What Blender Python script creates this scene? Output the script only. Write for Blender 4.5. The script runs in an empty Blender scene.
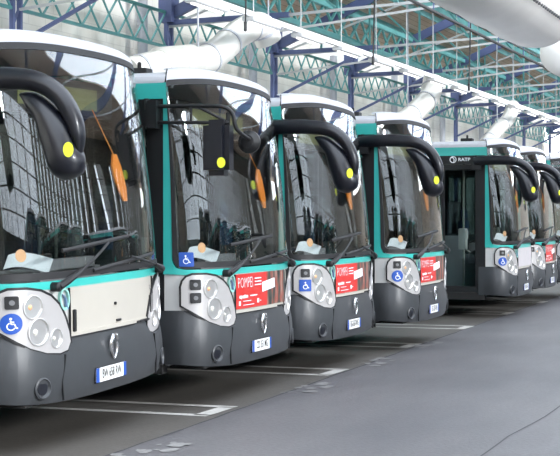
import bpy, bmesh, math, random
from mathutils import Vector, Matrix
random.seed(7)
SC = bpy.context.scene
COL = SC.collection
PI = math.pi

# ------------------------------------------------------------------ materials
def new_mat(name):
    m = bpy.data.materials.new(name); m.use_nodes = True
    nt = m.node_tree; b = nt.nodes['Principled BSDF']
    return m, nt, b

def mat(name, col, rough=0.5, metal=0.0, noise=0.0, scale=4.0, bump=0.0, coat=0.0, emit=None, es=0.0):
    m, nt, b = new_mat(name)
    b.inputs['Base Color'].default_value = (*col, 1)
    b.inputs['Roughness'].default_value = rough
    b.inputs['Metallic'].default_value = metal
    b.inputs['Coat Weight'].default_value = coat
    b.inputs['Coat Roughness'].default_value = 0.08
    tc = nt.nodes.new('ShaderNodeTexCoord')
    n = nt.nodes.new('ShaderNodeTexNoise'); n.inputs['Scale'].default_value = scale; n.inputs['Detail'].default_value = 4
    nt.links.new(tc.outputs['Object'], n.inputs['Vector'])
    if noise > 0:
        r = nt.nodes.new('ShaderNodeMix'); r.data_type = 'RGBA'
        r.inputs[6].default_value = (*[c * (1 - noise) for c in col], 1)
        r.inputs[7].default_value = (*[min(1, c * (1 + noise)) for c in col], 1)
        nt.links.new(n.outputs['Fac'], r.inputs[0]); nt.links.new(r.outputs[2], b.inputs['Base Color'])
    if bump > 0:
        bp = nt.nodes.new('ShaderNodeBump'); bp.inputs['Strength'].default_value = bump; bp.inputs['Distance'].default_value = 0.02
        nt.links.new(n.outputs['Fac'], bp.inputs['Height']); nt.links.new(bp.outputs['Normal'], b.inputs['Normal'])
    if emit:
        b.inputs['Emission Color'].default_value = (*emit, 1); b.inputs['Emission Strength'].default_value = es
    return m

def glass_mat(name, tint, refl=1.0, ior=1.5, rough=0.0):
    m = bpy.data.materials.new(name); m.use_nodes = True
    nt = m.node_tree; nt.nodes.clear()
    out = nt.nodes.new('ShaderNodeOutputMaterial'); mix = nt.nodes.new('ShaderNodeMixShader')
    tr = nt.nodes.new('ShaderNodeBsdfTransparent'); gl = nt.nodes.new('ShaderNodeBsdfGlossy'); fr = nt.nodes.new('ShaderNodeFresnel')
    mu = nt.nodes.new('ShaderNodeMath'); mu.operation = 'MULTIPLY'; mu.inputs[1].default_value = refl; mu.use_clamp = True
    tr.inputs[0].default_value = (*tint, 1); gl.inputs['Roughness'].default_value = rough
    gl.inputs['Color'].default_value = (1, 1, 1, 1); ge = nt.nodes.new('ShaderNodeNewGeometry'); mr = nt.nodes.new('ShaderNodeMapRange')
    mr.inputs['To Min'].default_value = ior; mr.inputs['To Max'].default_value = 1/ior      # same reflectance from either side of the sheet
    nt.links.new(ge.outputs['Backfacing'], mr.inputs['Value']); nt.links.new(mr.outputs['Result'], fr.inputs[0])
    nt.links.new(fr.outputs[0], mu.inputs[0]); nt.links.new(mu.outputs[0], mix.inputs[0])
    nt.links.new(tr.outputs[0], mix.inputs[1]); nt.links.new(gl.outputs[0], mix.inputs[2]); nt.links.new(mix.outputs[0], out.inputs[0])
    return m

M = {}
M['white'] = mat('white_paint', (0.60, 0.59, 0.57), 0.35, noise=0.05, scale=3, coat=0.3)
M['cream'] = mat('cream_paint', (0.46, 0.43, 0.375), 0.4, noise=0.06, scale=3, coat=0.3)
M['roofwhite'] = mat('roof_white', (0.62, 0.62, 0.66), 0.4, noise=0.04, scale=2)
M['teal'] = mat('teal_paint', (0.045, 0.45, 0.40), 0.3, noise=0.06, scale=3, coat=0.4)
M['bumper'] = mat('bumper_plastic', (0.040, 0.043, 0.047), 0.42, noise=0.12, scale=5, bump=0.02)
M['black'] = mat('black_plastic', (0.008, 0.008, 0.009), 0.5)
M['rubber'] = mat('rubber', (0.015, 0.015, 0.016), 0.6)
M['gloss'] = mat('mirror_shell', (0.006, 0.007, 0.012), 0.34, coat=0.12)
M['silver'] = mat('lamp_surround', (0.52, 0.50, 0.49), 0.30, metal=0.3, noise=0.05)
M['bowl'] = mat('reflector', (0.66, 0.65, 0.64), 0.28, metal=0.7)
M['lens'] = glass_mat('lamp_lens', (0.96, 0.96, 0.96), 0.8)
M['bulb'] = mat('bulb', (0.8, 0.78, 0.7), 0.15, metal=0.3)
M['amber'] = mat('amber_lens', (0.75, 0.42, 0.22), 0.3)
M['yellow'] = mat('yellow_dot', (0.75, 0.85, 0.03), 0.5)
M['blue'] = mat('sign_blue', (0.015, 0.075, 0.36), 0.4)
M['signwhite'] = mat('sign_white', (0.85, 0.86, 0.88), 0.5)
M['red'] = mat('advert_red', (0.56, 0.03, 0.025), 0.4, noise=0.05)
M['greyad'] = mat('grey_advert', (0.50, 0.47, 0.48), 0.4, noise=0.1, scale=8)
M['plate'] = mat('plate_white', (0.82, 0.82, 0.80), 0.4)
M['platetext'] = mat('plate_text', (0.02, 0.02, 0.02), 0.5)
M['chrome'] = mat('emblem_chrome', (0.80, 0.80, 0.80), 0.2, metal=1.0)
M['logo'] = mat('logo_green', (0.30, 0.60, 0.53), 0.4)
M['slate'] = mat('roundel_blue', (0.14, 0.22, 0.36), 0.4)
M['dash'] = mat('dashboard', (0.16, 0.16, 0.165), 0.6, noise=0.15)
M['dashtop'] = mat('dash_tray', (0.42, 0.42, 0.40), 0.6, noise=0.1)
M['inner'] = mat('interior_lining', (0.22, 0.23, 0.24), 0.7, noise=0.1)
M['innerlight'] = mat('interior_ceiling', (0.55, 0.55, 0.52), 0.6)
M['seat'] = mat('seat_fabric', (0.06, 0.10, 0.20), 0.8, noise=0.3, scale=20)
M['orange'] = mat('reflected_orange', (0.90, 0.26, 0.02), 0.6)
M['pole'] = mat('grab_pole', (0.55, 0.56, 0.50), 0.25, metal=0.6)
M['paper'] = mat('paper', (0.80, 0.84, 0.88), 0.7)
M['led'] = mat('led_panel', (0.17, 0.17, 0.06), 0.5, noise=0.3, scale=30)
M['wind'] = glass_mat('windscreen_glass', (0.93, 0.95, 0.94), 1.15)
M['sideglass'] = glass_mat('side_glass', (0.72, 0.75, 0.75), 1.2)
M['doorglass'] = glass_mat('door_glass', (0.75, 0.80, 0.80), .15)
M['tyre'] = mat('tyre', (0.02, 0.02, 0.02), 0.8)
M['hub'] = mat('wheel_hub', (0.4, 0.4, 0.4), 0.4, metal=0.6)
M['chassis'] = mat('chassis', (0.012, 0.012, 0.012), 0.9)
M['tealsteel'] = mat('teal_steel', (0.11, 0.33, 0.32), 0.5, noise=0.2, scale=2)
M['bluesteel'] = mat('blue_steel', (0.11, 0.14, 0.29), 0.5, noise=0.2, scale=2)
M['greysteel'] = mat('grey_steel', (0.42, 0.43, 0.47), 0.5, noise=0.1)
M['whitesteel'] = mat('white_steel', (0.62, 0.62, 0.62), 0.45)
M['duct'] = mat('duct_foil', (0.66, 0.64, 0.59), 0.38, metal=0.25, noise=0.06, bump=0.15)
M['fabricduct'] = mat('fabric_duct', (0.86, 0.82, 0.76), 0.75, noise=0.10, scale=1.2, bump=0.1)
M['seam'] = mat('seam_thread', (0.10, 0.10, 0.10), 0.8)
M['cable'] = mat('dark_cable', (0.03, 0.03, 0.03), 0.6)
M['tube'] = mat('lamp_tube', (0.9, 0.9, 0.9), 0.4, emit=(1, 0.98, 0.95), es=1.2)
M['skyglass'] = glass_mat('roof_glazing', (0.93, 0.96, 1.0), 0.5)
M['rust'] = mat('rust_brown', (0.20, 0.10, 0.06), 0.8, noise=0.3)
M['markpaint'] = None

def picture_mat():
    m, nt, b = new_mat('advert_picture')
    tc = nt.nodes.new('ShaderNodeTexCoord'); n = nt.nodes.new('ShaderNodeTexNoise'); n.inputs['Scale'].default_value = 5
    mp = nt.nodes.new('ShaderNodeMapping'); mp.inputs['Scale'].default_value = (1, 2.2, 0.7)
    r = nt.nodes.new('ShaderNodeValToRGB'); e = r.color_ramp.elements
    e[0].position = .35; e[0].color = (0.015, 0.02, 0.02, 1); e[1].position = .68; e[1].color = (0.30, 0.25, 0.20, 1)
    x = e.new(.56); x.color = (0.28, 0.05, 0.03, 1); x = e.new(.48); x.color = (0.10, 0.09, 0.07, 1)
    nt.links.new(tc.outputs['Object'], mp.inputs[0]); nt.links.new(mp.outputs[0], n.inputs['Vector'])
    nt.links.new(n.outputs['Fac'], r.inputs[0]); nt.links.new(r.outputs[0], b.inputs['Base Color']); b.inputs['Roughness'].default_value = .4
    return m
M['picture'] = picture_mat()

def floor_mat(name, c0, c1, rough, cool=0.0):
    m, nt, b = new_mat(name)
    tc = nt.nodes.new('ShaderNodeTexCoord')
    n1 = nt.nodes.new('ShaderNodeTexNoise'); n1.inputs['Scale'].default_value = 0.55; n1.inputs['Detail'].default_value = 6; n1.inputs['Roughness'].default_value = .6
    n2 = nt.nodes.new('ShaderNodeTexNoise'); n2.inputs['Scale'].default_value = 28; n2.inputs['Detail'].default_value = 5
    mp = nt.nodes.new('ShaderNodeMapping'); mp.inputs['Scale'].default_value = (1.0, 0.35, 1)
    nt.links.new(tc.outputs['Object'], mp.inputs[0]); nt.links.new(mp.outputs[0], n1.inputs['Vector']); nt.links.new(tc.outputs['Object'], n2.inputs['Vector'])
    r = nt.nodes.new('ShaderNodeValToRGB'); e = r.color_ramp.elements
    e[0].position = .33; e[0].color = (*c0, 1); e[1].position = .68; e[1].color = (*c1, 1)
    nt.links.new(n1.outputs['Fac'], r.inputs[0])
    mx = nt.nodes.new('ShaderNodeMix'); mx.data_type = 'RGBA'; mx.blend_type = 'MULTIPLY'; mx.inputs[0].default_value = .55
    r2 = nt.nodes.new('ShaderNodeValToRGB'); r2.color_ramp.elements[0].position = .25; r2.color_ramp.elements[0].color = (.55, .55, .55, 1)
    r2.color_ramp.elements[1].position = .6; r2.color_ramp.elements[1].color = (1, 1, 1, 1)
    nt.links.new(n2.outputs['Fac'], r2.inputs[0]); nt.links.new(r.outputs[0], mx.inputs[6]); nt.links.new(r2.outputs[0], mx.inputs[7])
    nt.links.new(mx.outputs[2], b.inputs['Base Color']); b.inputs['Roughness'].default_value = rough
    bp = nt.nodes.new('ShaderNodeBump'); bp.inputs['Strength'].default_value = .25; bp.inputs['Distance'].default_value = .01
    nt.links.new(n2.outputs['Fac'], bp.inputs['Height']); nt.links.new(bp.outputs['Normal'], b.inputs['Normal'])
    return m
M['asphalt'] = floor_mat('aisle_asphalt', (0.054, 0.053, 0.060), (0.122, 0.117, 0.120), .55)
M['concrete'] = floor_mat('bay_concrete', (0.050, 0.046, 0.040), (0.110, 0.100, 0.088), .6)
M['paint'] = floor_mat('worn_white_paint', (0.30, 0.29, 0.27), (0.60, 0.58, 0.55), .6)
M['oldpaint'] = floor_mat('flaking_paint', (0.12, 0.118, 0.12), (0.24, 0.235, 0.23), .7)
M['crack'] = mat('joint_dirt', (0.05, 0.05, 0.055), 0.8)

def brick_mat(name, c1, c2, mortar, axis='YZ', scale=1.0, bw=.4, bh=.2):
    m, nt, b = new_mat(name)
    tc = nt.nodes.new('ShaderNodeTexCoord'); sp = nt.nodes.new('ShaderNodeSeparateXYZ'); cb = nt.nodes.new('ShaderNodeCombineXYZ')
    nt.links.new(tc.outputs['Object'], sp.inputs[0])
    nt.links.new(sp.outputs[axis[0]], cb.inputs[0]); nt.links.new(sp.outputs[axis[1]], cb.inputs[1])
    br = nt.nodes.new('ShaderNodeTexBrick'); br.inputs['Scale'].default_value = scale
    br.inputs['Color1'].default_value = (*c1, 1); br.inputs['Color2'].default_value = (*c2, 1); br.inputs['Mortar'].default_value = (*mortar, 1)
    br.inputs['Brick Width'].default_value = bw; br.inputs['Row Height'].default_value = bh; br.inputs['Mortar Size'].default_value = .012
    nt.links.new(cb.outputs[0], br.inputs['Vector'])
    n = nt.nodes.new('ShaderNodeTexNoise'); n.inputs['Scale'].default_value = .8; n.inputs['Detail'].default_value = 5
    nt.links.new(tc.outputs['Object'], n.inputs['Vector'])
    mx = nt.nodes.new('ShaderNodeMix'); mx.data_type = 'RGBA'; mx.blend_type = 'MULTIPLY'; mx.inputs[0].default_value = .6
    r = nt.nodes.new('ShaderNodeValToRGB'); r.color_ramp.elements[0].position = .3; r.color_ramp.elements[0].color = (.72, .70, .66, 1)
    r.color_ramp.elements[1].position = .6; r.color_ramp.elements[1].color = (1, 1, 1, 1)
    nt.links.new(n.outputs['Fac'], r.inputs[0]); nt.links.new(br.outputs['Color'], mx.inputs[6]); nt.links.new(r.outputs[0], mx.inputs[7])
    nt.links.new(mx.outputs[2], b.inputs['Base Color']); b.inputs['Roughness'].default_value = .8
    return m
M['wall'] = brick_mat('painted_block_wall', (0.90, 0.87, 0.80), (0.87, 0.84, 0.77), (0.76, 0.73, 0.67), bw=.8, bh=.4)
M['farwall'] = brick_mat('far_wall_blocks', (0.62, 0.54, 0.46), (0.58, 0.50, 0.43), (0.5, 0.45, 0.4), axis='XZ', bw=.8, bh=.4)
M['pier'] = brick_mat('grey_piers', (0.20, 0.20, 0.19), (0.24, 0.23, 0.21), (0.14, 0.14, 0.13), bw=.6, bh=.3)
M['boards'] = brick_mat('roof_boards', (0.62, 0.44, 0.32), (0.72, 0.58, 0.47), (0.40, 0.28, 0.20), axis='YX', bw=3.0, bh=.22)

# ------------------------------------------------------------------ mesh building
class MB:
    def __init__(s): s.v = []; s.f = []; s.mi = []
    def add(s, v, f, mi=0):
        o = len(s.v); s.v += [tuple(p) for p in v]; s.f += [tuple(i + o for i in q) for q in f]; s.mi += [mi] * len(f); return s
    def box(s, a, b, mi=0):
        x0, y0, z0 = a; x1, y1, z1 = b
        return s.add([(x0,y0,z0),(x1,y0,z0),(x1,y1,z0),(x0,y1,z0),(x0,y0,z1),(x1,y0,z1),(x1,y1,z1),(x0,y1,z1)],
              [(0,3,2,1),(4,5,6,7),(0,1,5,4),(1,2,6,5),(2,3,7,6),(3,0,4,7)], mi)
    def bar(s, p, q, w, h=None, up=(0,0,1), mi=0):
        h = h or w; p = Vector(p); q = Vector(q); d = (q - p).normalized(); u = Vector(up)
        if abs(d.dot(u)) > .98: u = Vector((1,0,0))
        a = d.cross(u).normalized() * w / 2; c = a.cross(d).normalized() * h / 2
        v = [p-a-c, p+a-c, p+a+c, p-a+c, q-a-c, q+a-c, q+a+c, q-a+c]
        return s.add(v, [(0,1,2,3),(7,6,5,4),(0,4,5,1),(1,5,6,2),(2,6,7,3),(3,7,4,0)], mi)
    def tube(s, pts, r, n=10, mi=0, ry=None, up=(0,0,1), cap=True):
        # r : number or list of radii; ry : second radius (along the 'up' side)
        pts = [Vector(p) for p in pts]; L = len(pts); o = []
        rr = r if isinstance(r, (list, tuple)) else [r] * L
        r2 = rr if ry is None else (ry if isinstance(ry, (list, tuple)) else [ry] * L)
        a0 = None
        for i, p in enumerate(pts):
            d = (pts[min(i+1, L-1)] - pts[max(i-1, 0)]).normalized(); u = Vector(up)
            if a0 is None:
                if abs(d.dot(u)) > .98: u = Vector((1,0,0))
                a = d.cross(u).normalized()
            else:
                a = (a0 - d * a0.dot(d)).normalized()
            a0 = a; c = a.cross(d).normalized()
            for k in range(n):
                t = 2*PI*k/n; o.append(p + a*math.cos(t)*rr[i] + c*math.sin(t)*r2[i])
        f = [(i*n+k, i*n+(k+1)%n, (i+1)*n+(k+1)%n, (i+1)*n+k) for i in range(L-1) for k in range(n)]
        if cap: f += [tuple(range(n))[::-1], tuple((L-1)*n+k for k in range(n))]
        return s.add(o, f, mi)
    def lathe(s, prof, c=(0,0,0), axis='x', n=24, mi=0):
        o = []
        for (r, h) in prof:
            for k in range(n):
                t = 2*PI*k/n; u, w = r*math.cos(t), r*math.sin(t)
                p = {'x': (h,u,w), 'y': (w,h,u), 'z': (u,w,h)}[axis]
                o.append((c[0]+p[0], c[1]+p[1], c[2]+p[2]))
        L = len(prof); f = [(i*n+k, i*n+(k+1)%n, (i+1)*n+(k+1)%n, (i+1)*n+k) for i in range(L-1) for k in range(n)]
        f += [tuple(range(n))[::-1], tuple((L-1)*n+k for k in range(n))]
        return s.add(o, f, mi)
    def mesh(s, name, mats, smooth=True, sub=0, bevel=0):
        me = bpy.data.meshes.new(name); me.from_pydata(s.v, [], s.f)
        for m in (mats if isinstance(mats, (list, tuple)) else [mats]): me.materials.append(m)
        me.polygons.foreach_set('material_index', s.mi)
        bm = bmesh.new(); bm.from_mesh(me)
        bmesh.ops.remove_doubles(bm, verts=bm.verts, dist=1e-5)
        bmesh.ops.recalc_face_normals(bm, faces=bm.faces)
        if bevel: bmesh.ops.bevel(bm, geom=[e for e in bm.edges if len(e.link_faces) == 2 and e.calc_face_angle(0) > .6], offset=bevel, segments=2, affect='EDGES', clamp_overlap=True)
        if smooth:
            for f in bm.faces: f.smooth = True
            for e in bm.edges:
                if len(e.link_faces) != 2 or e.calc_face_angle(0) > .62: e.smooth = False
        bm.to_mesh(me); bm.free(); me.update(); return me
    def build(s, name, mats, parent=None, **k):
        return link(name, s.mesh(name, mats, **k), parent)

def link(name, me, parent=None):
    o = bpy.data.objects.new(name, me); COL.objects.link(o)
    if parent: o.parent = parent
    return o
def empty(name, loc=(0,0,0), rz=0):
    o = bpy.data.objects.new(name, None); COL.objects.link(o); o.location = loc; o.rotation_euler = (0,0,rz); o.empty_display_size = .3; return o
def tag(o, label=None, cat=None, group=None, kind=None):
    if label: o['label'] = label
    if cat: o['category'] = cat
    if group: o['group'] = group
    if kind: o['kind'] = kind
    return o

# ------------------------------------------------------------------ bus skin : (s, z) -> point on the rounded body
DD, NN, HW, LEN = .42, 3.6, 1.25, 11.9
_t = []
for k in range(601):
    a = -PI/2 + PI*k/600
    _t.append((-DD*(1 - max(0, math.cos(a))**(2/NN)), HW*math.copysign(abs(math.sin(a))**(2/NN), math.sin(a))))
_s = [0]
for a, b in zip(_t, _t[1:]): _s.append(_s[-1] + math.dist(a, b))
S0 = _s[-1]/2
_s = [q - S0 for q in _s]
def outline(s):
    if s <= -S0: return (-DD + (s + S0), -HW, 0, -1)
    if s >= S0: return (-DD - (s - S0), HW, 0, 1)
    lo, hi = 0, 600
    while hi - lo > 1:
        m = (lo + hi)//2
        if _s[m] <= s: lo = m
        else: hi = m
    t = (s - _s[lo])/max(1e-9, _s[hi] - _s[lo])
    x = _t[lo][0]*(1-t) + _t[hi][0]*t; y = _t[lo][1]*(1-t) + _t[hi][1]*t
    i, j = max(0, lo-6), min(600, hi+6)
    tx, ty = _t[j][0]-_t[i][0], _t[j][1]-_t[i][1]; l = math.hypot(tx, ty)
    return (x, y, ty/l, -tx/l)
def rake(z):
    if z < 1.0: return 0
    t = (z - 1.0)/1.85
    return -.05*t - .16*t*t
def sstep(a, b, x):
    t = max(0, min(1, (x-a)/(b-a))); return t*t*(3-2*t)
def P(s, z, off=0.0):
    x, y, nx, ny = outline(s)
    w = 1 - sstep(1.25, S0 + .03, abs(s))
    c = .085*(1 - min(1, (abs(s)/1.46)**2.5))*sstep(1.7, 2.75, z)
    return (x + rake(z)*w + nx*off, y + ny*off, z + c)

def skin(polys, off=.004, th=.006, ds=.07, dz=.14, mb=None, mi=0, fn=P):
    """flat polygons in (s, z) bent over the body, with thickness"""
    mb = mb or MB()
    bm = bmesh.new()
    for poly in polys:
        vs = [bm.verts.new((p[0], p[1], 0)) for p in poly]
        bm.faces.new(vs)
    bmesh.ops.remove_doubles(bm, verts=bm.verts, dist=1e-6)
    bmesh.ops.triangulate(bm, faces=bm.faces)
    xs = [v.co.x for v in bm.verts]; ys = [v.co.y for v in bm.verts]
    for ax, st, lo, hi in ((0, ds, min(xs), max(xs)), (1, dz, min(ys), max(ys))):
        k = math.floor(lo/st) + 1
        while k*st < hi - 1e-6:
            if ax == 0 and abs(k*st) > S0 + .1 and k % 8: k += 1; continue
            co = (k*st, 0, 0) if ax == 0 else (0, k*st, 0); no = (1,0,0) if ax == 0 else (0,1,0)
            bmesh.ops.bisect_plane(bm, geom=bm.verts[:] + bm.edges[:] + bm.faces[:], dist=1e-6, plane_co=co, plane_no=no)
            k += 1
    bm.verts.index_update(); n = len(bm.verts)
    o = callable(off) and off or (lambda s, z: off)
    top = [fn(v.co.x, v.co.y, o(v.co.x, v.co.y)) for v in bm.verts]
    bot = [fn(v.co.x, v.co.y, o(v.co.x, v.co.y) - th) for v in bm.verts]
    f = [tuple(v.index for v in q.verts) for q in bm.faces]
    f2 = [tuple(n + i for i in q[::-1]) for q in f]
    side = []
    for e in bm.edges:
        if len(e.link_faces) == 1:
            l = e.link_loops[0]; a = l.vert.index; b = l.link_loop_next.vert.index
            side.append((b, a, n+a, n+b))
    mb.add(top + bot, f + f2 + side, mi); bm.free(); return mb

def rrect(x0, y0, x1, y1, r, n=6):
    rs = r if isinstance(r, (list, tuple)) else (r,)*4     # bl br tr tl
    o = []
    for (cx, cy, a0, q) in ((x0+rs[0], y0+rs[0], PI, rs[0]), (x1-rs[1], y0+rs[1], 1.5*PI, rs[1]), (x1-rs[2], y1-rs[2], 0, rs[2]), (x0+rs[3], y1-rs[3], .5*PI, rs[3])):
        for k in range(n+1):
            t = a0 + PI/2*k/n; o.append((cx + q*math.cos(t), cy + q*math.sin(t)))
    return o
def circ(cx, cy, r, n=24, ry=None):
    return [(cx + r*math.cos(2*PI*k/n), cy + (ry or r)*math.sin(2*PI*k/n)) for k in range(n)]
def ring(outer, inner):
    n = len(outer); return [[outer[i], outer[(i+1)%n], inner[(i+1)%n], inner[i]] for i in range(n)]
def shrink(poly, d):
    n = len(poly); o = []
    for i in range(n):
        a, b, c = poly[i-1], poly[i], poly[(i+1)%n]
        e1 = Vector((b[0]-a[0], b[1]-a[1])); e2 = Vector((c[0]-b[0], c[1]-b[1]))
        e1 = e1.normalized() if e1.length > 1e-9 else e2.normalized(); e2 = e2.normalized() if e2.length > 1e-9 else e1
        t = (e1 + e2).normalized(); o.append((b[0] - t.y*d, b[1] + t.x*d))
    return o

_tc = {}
def text_polys(txt, size, cx, cy, align='CENTER', sx=1.0, bold=0.0):
    key = (txt, size, align, bold)
    if key not in _tc:
        c = bpy.data.curves.new('t', 'FONT'); c.body = txt; c.size = size; c.align_x = align; c.align_y = 'CENTER'; c.resolution_u = 2; c.offset = bold
        o = bpy.data.objects.new('t', c); COL.objects.link(o)
        dg = bpy.context.evaluated_depsgraph_get(); me = o.evaluated_get(dg).to_mesh()
        _tc[key] = ([(v.co.x, v.co.y) for v in me.vertices], [tuple(p.vertices) for p in me.polygons])
        o.evaluated_get(dg).to_mesh_clear(); bpy.data.objects.remove(o); bpy.data.curves.remove(c)
    v, f = _tc[key]
    return [(cx + a*sx, cy + b) for a, b in v], f
def skin_text(mb, txt, size, cx, cy, off, mi=0, align='CENTER', sx=1.0, bold=0.0, fn=P):
    v, f = text_polys(txt, size, cx, cy, align, sx, bold)
    mb.add([fn(a, b, off) for a, b in v], f, mi); return mb

# wheelchair pictogram, unit box centred on 0,0
def wheelchair(cx, cy, r, mb, off, mi, fn=P):
    T = lambda pl: [(cx + a*r, cy + b*r) for a, b in pl]
    def stroke(pts, w):
        q = []
        for a, b in zip(pts, pts[1:]):
            dx, dy = b[0]-a[0], b[1]-a[1]; l = math.hypot(dx, dy); nx, ny = -dy/l*w, dx/l*w
            q.append(T([(a[0]-nx, a[1]-ny), (b[0]-nx, b[1]-ny), (b[0]+nx, b[1]+ny), (a[0]+nx, a[1]+ny)]))
        return q
    for q in [T(circ(-.08, .62, .15, 12))] + stroke([(-.1,.42),(-.05,0),(.32,0),(.5,-.5),(.68,-.45)], .07) + stroke([(-.07,.25),(.28,.25)], .06):
        mb.add([fn(a, b, off) for a, b in q], [tuple(range(len(q)))], mi)
    arc = [(-.05 + .42*math.cos(t), -.27 + .42*math.sin(t)) for t in [PI*.62 + k*PI*1.25/12 for k in range(13)]]
    for q in stroke(arc, .06): mb.add([fn(a, b, off) for a, b in q], [tuple(range(len(q)))], mi)

# ------------------------------------------------------------------ bus meshes (each built once, shared by the copies)
LIB = {}
def lib(key, maker):
    if key not in LIB: LIB[key] = maker()
    return LIB[key]

def zbot(s): return .335 + .05*min(1, (abs(s)/1.35)**3)
def bumper_top_pts(sgn):
    return [(sgn*a, b) for a, b in ((1.62,.85),(1.34,.855),(1.27,.845),(1.20,.80),(1.10,.745),(.95,.70),(.80,.685),(.71,.70),(.67,.76),(.64,.80),(.3,.795))]
WS = rrect(-1.42, 1.225, 1.42, 2.84, (.10,.10,.13,.13))      # windscreen opening
def m_bumper():
    bot = [(-1.62 + 3.24*k/24, zbot(-1.62 + 3.24*k/24)) for k in range(25)]
    top = bumper_top_pts(1) + [(0,.79)] + bumper_top_pts(-1)[::-1]
    def off(s, z):
        t = (z - .34)/.5
        return .004 + .045*math.sin(PI*min(1, max(0, t))**.8) * (1 - .6*sstep(1.3, 1.6, abs(s))) + (.0)
    return skin([bot + top], off=off, th=.03, ds=.06, dz=.05).mesh('bumper', M['bumper'])
def m_bumper_seam(sg):
    mb = MB()
    if 1:
        q = [(sg*.80,.36),(sg*.815,.5),(sg*.785,.60),(sg*.77,.685)]
        for a, b in zip(q, q[1:]):
            mb = skin([[(a[0]-.005,a[1]),(a[0]+.005,a[1]),(b[0]+.005,b[1]),(b[0]-.005,b[1])]], off=.05, th=.012, mb=mb)
    return mb.mesh('bumper_seam', M['black'])
def m_foglamp():
    mb = MB(); x, y, nx, ny = outline(-.93)
    mb.lathe([(.075,-.02),(.075,.0),(.058,.004),(.05,-.02),(.0,-.025)], axis='x', n=24)
    me = mb.mesh('fog_lamp', M['black'])
    return me
def m_lower():
    pts = [(-1.60,.68),(1.60,.68),(1.60,1.20),(-1.60,1.20)]
    return skin([pts], off=0, th=.02).mesh('front_panel', M['white'])
def m_tealframe():
    o = [(-1.50,1.13),(-1.34,1.16)]
    # band under the glass, drooping in the middle, with pillars both sides
    inner = []
    left = [(-1.36, 2.845), (-1.425, 2.77), (-1.425, 1.29), (-1.39, 1.225), (-1.30, 1.21), (1.30, 1.21), (1.39, 1.225), (1.425, 1.29), (1.425, 2.77), (1.36, 2.845)]
    outer = [(S0 + .02, 2.84), (S0 + .02, 1.17), (1.3, 1.165), (1.05, 1.16), (.80, 1.15), (-.80, 1.15), (-1.05, 1.16), (-1.3, 1.165), (-S0 - .02, 1.17), (-S0 - .02, 2.84)]
    return skin([left + outer], off=.012, th=.03).mesh('teal_frame', M['teal'])
def m_gasket():
    return skin(ring(WS, shrink(WS, .05)), off=.018, th=.03).mesh('windscreen_gasket', M['rubber'])
def m_glass():
    x0, z0, z1, r = 1.38, 1.262, 2.80, .09
    mb = MB(); nz, ns = 36, 72; v = []
    for off in (.010, .004):
        for i in range(nz+1):
            z = z0 + (z1-z0)*i/nz; e = min(z - z0, z1 - z); h = x0 - (r - math.sqrt(max(0, r*r - (r-e)**2)) if e < r else 0)
            for j in range(ns+1): v.append(P(-h + 2*h*j/ns, z, off))
    w = ns+1; K = w*(nz+1); f = []
    for i in range(nz):
        for j in range(ns):
            q = (i*w+j, i*w+j+1, (i+1)*w+j+1, (i+1)*w+j); f.append(q); f.append(tuple(K+a for a in q[::-1]))
    b = [j for j in range(w)] + [i*w+ns for i in range(1, nz+1)] + [nz*w+j for j in range(ns-1, -1, -1)] + [i*w for i in range(nz-1, 0, -1)]
    for a, c in zip(b, b[1:]+b[:1]): f.append((a, c, K+c, K+a))
    mb.add(v, f)
    return mb.mesh('windscreen', M['wind'])
def m_topblack():
    g = [(-1.30,2.58),(1.30,2.58),(1.30,2.78),(-1.30,2.78)]
    return skin([rrect(-1.33, 2.66, 1.33, 2.77, .05)], off=-.02, th=.01).mesh('black_header', M['black'])
def perim(off, z, rk=True):
    ss = [-S0 - (LEN - DD) + .0] + [-S0 - (LEN-DD)*(1-k/6) for k in range(1, 6)] + [-S0 + 2*S0*k/48 for k in range(49)] + [S0 + (LEN-DD)*k/6 for k in range(1, 7)]
    o = []
    for s in ss:
        p = P(s, z, off); o.append(p)
    # pull the tail in as well
    o = [(max(p[0], -LEN - off), p[1], p[2]) for p in o]
    return o
def m_roof():
    mb = MB(); lv = [(.008,2.838),(.014,2.86),(.004,2.895),(-.03,2.92),(-.09,2.938),(-.22,2.95)]
    v = []; n = 0
    for off, z in lv:
        r = perim(off, z); n = len(r); v += r
    f = []
    for i in range(len(lv)-1):
        for k in range(n): f.append((i*n+k, i*n+(k+1)%n, (i+1)*n+(k+1)%n, (i+1)*n+k))
    top = (len(lv)-1)*n
    for k in range(n//2): 
        a, b = k, k+1; c, d = n-1-k-1, n-1-k
        if b < c: f.append((top+a, top+b, top+c, top+d))
    f.append(tuple(range(n))[::-1])
    mb.add(v, f); return mb.mesh('roof', M['roofwhite'])
def m_roofseam():
    # seam of the white front dome running back over the roof from the pillar
    mb = MB(); pts = [P(-S0+.01, 2.84, .012), P(-S0+.04, 2.87, .014), P(-S0+.09, 2.91, -.012), P(-S0+.25, 2.94, -.08)]
    mb.tube(pts, .006, 6); return mb.mesh('roof_seam', M['black'])

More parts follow.
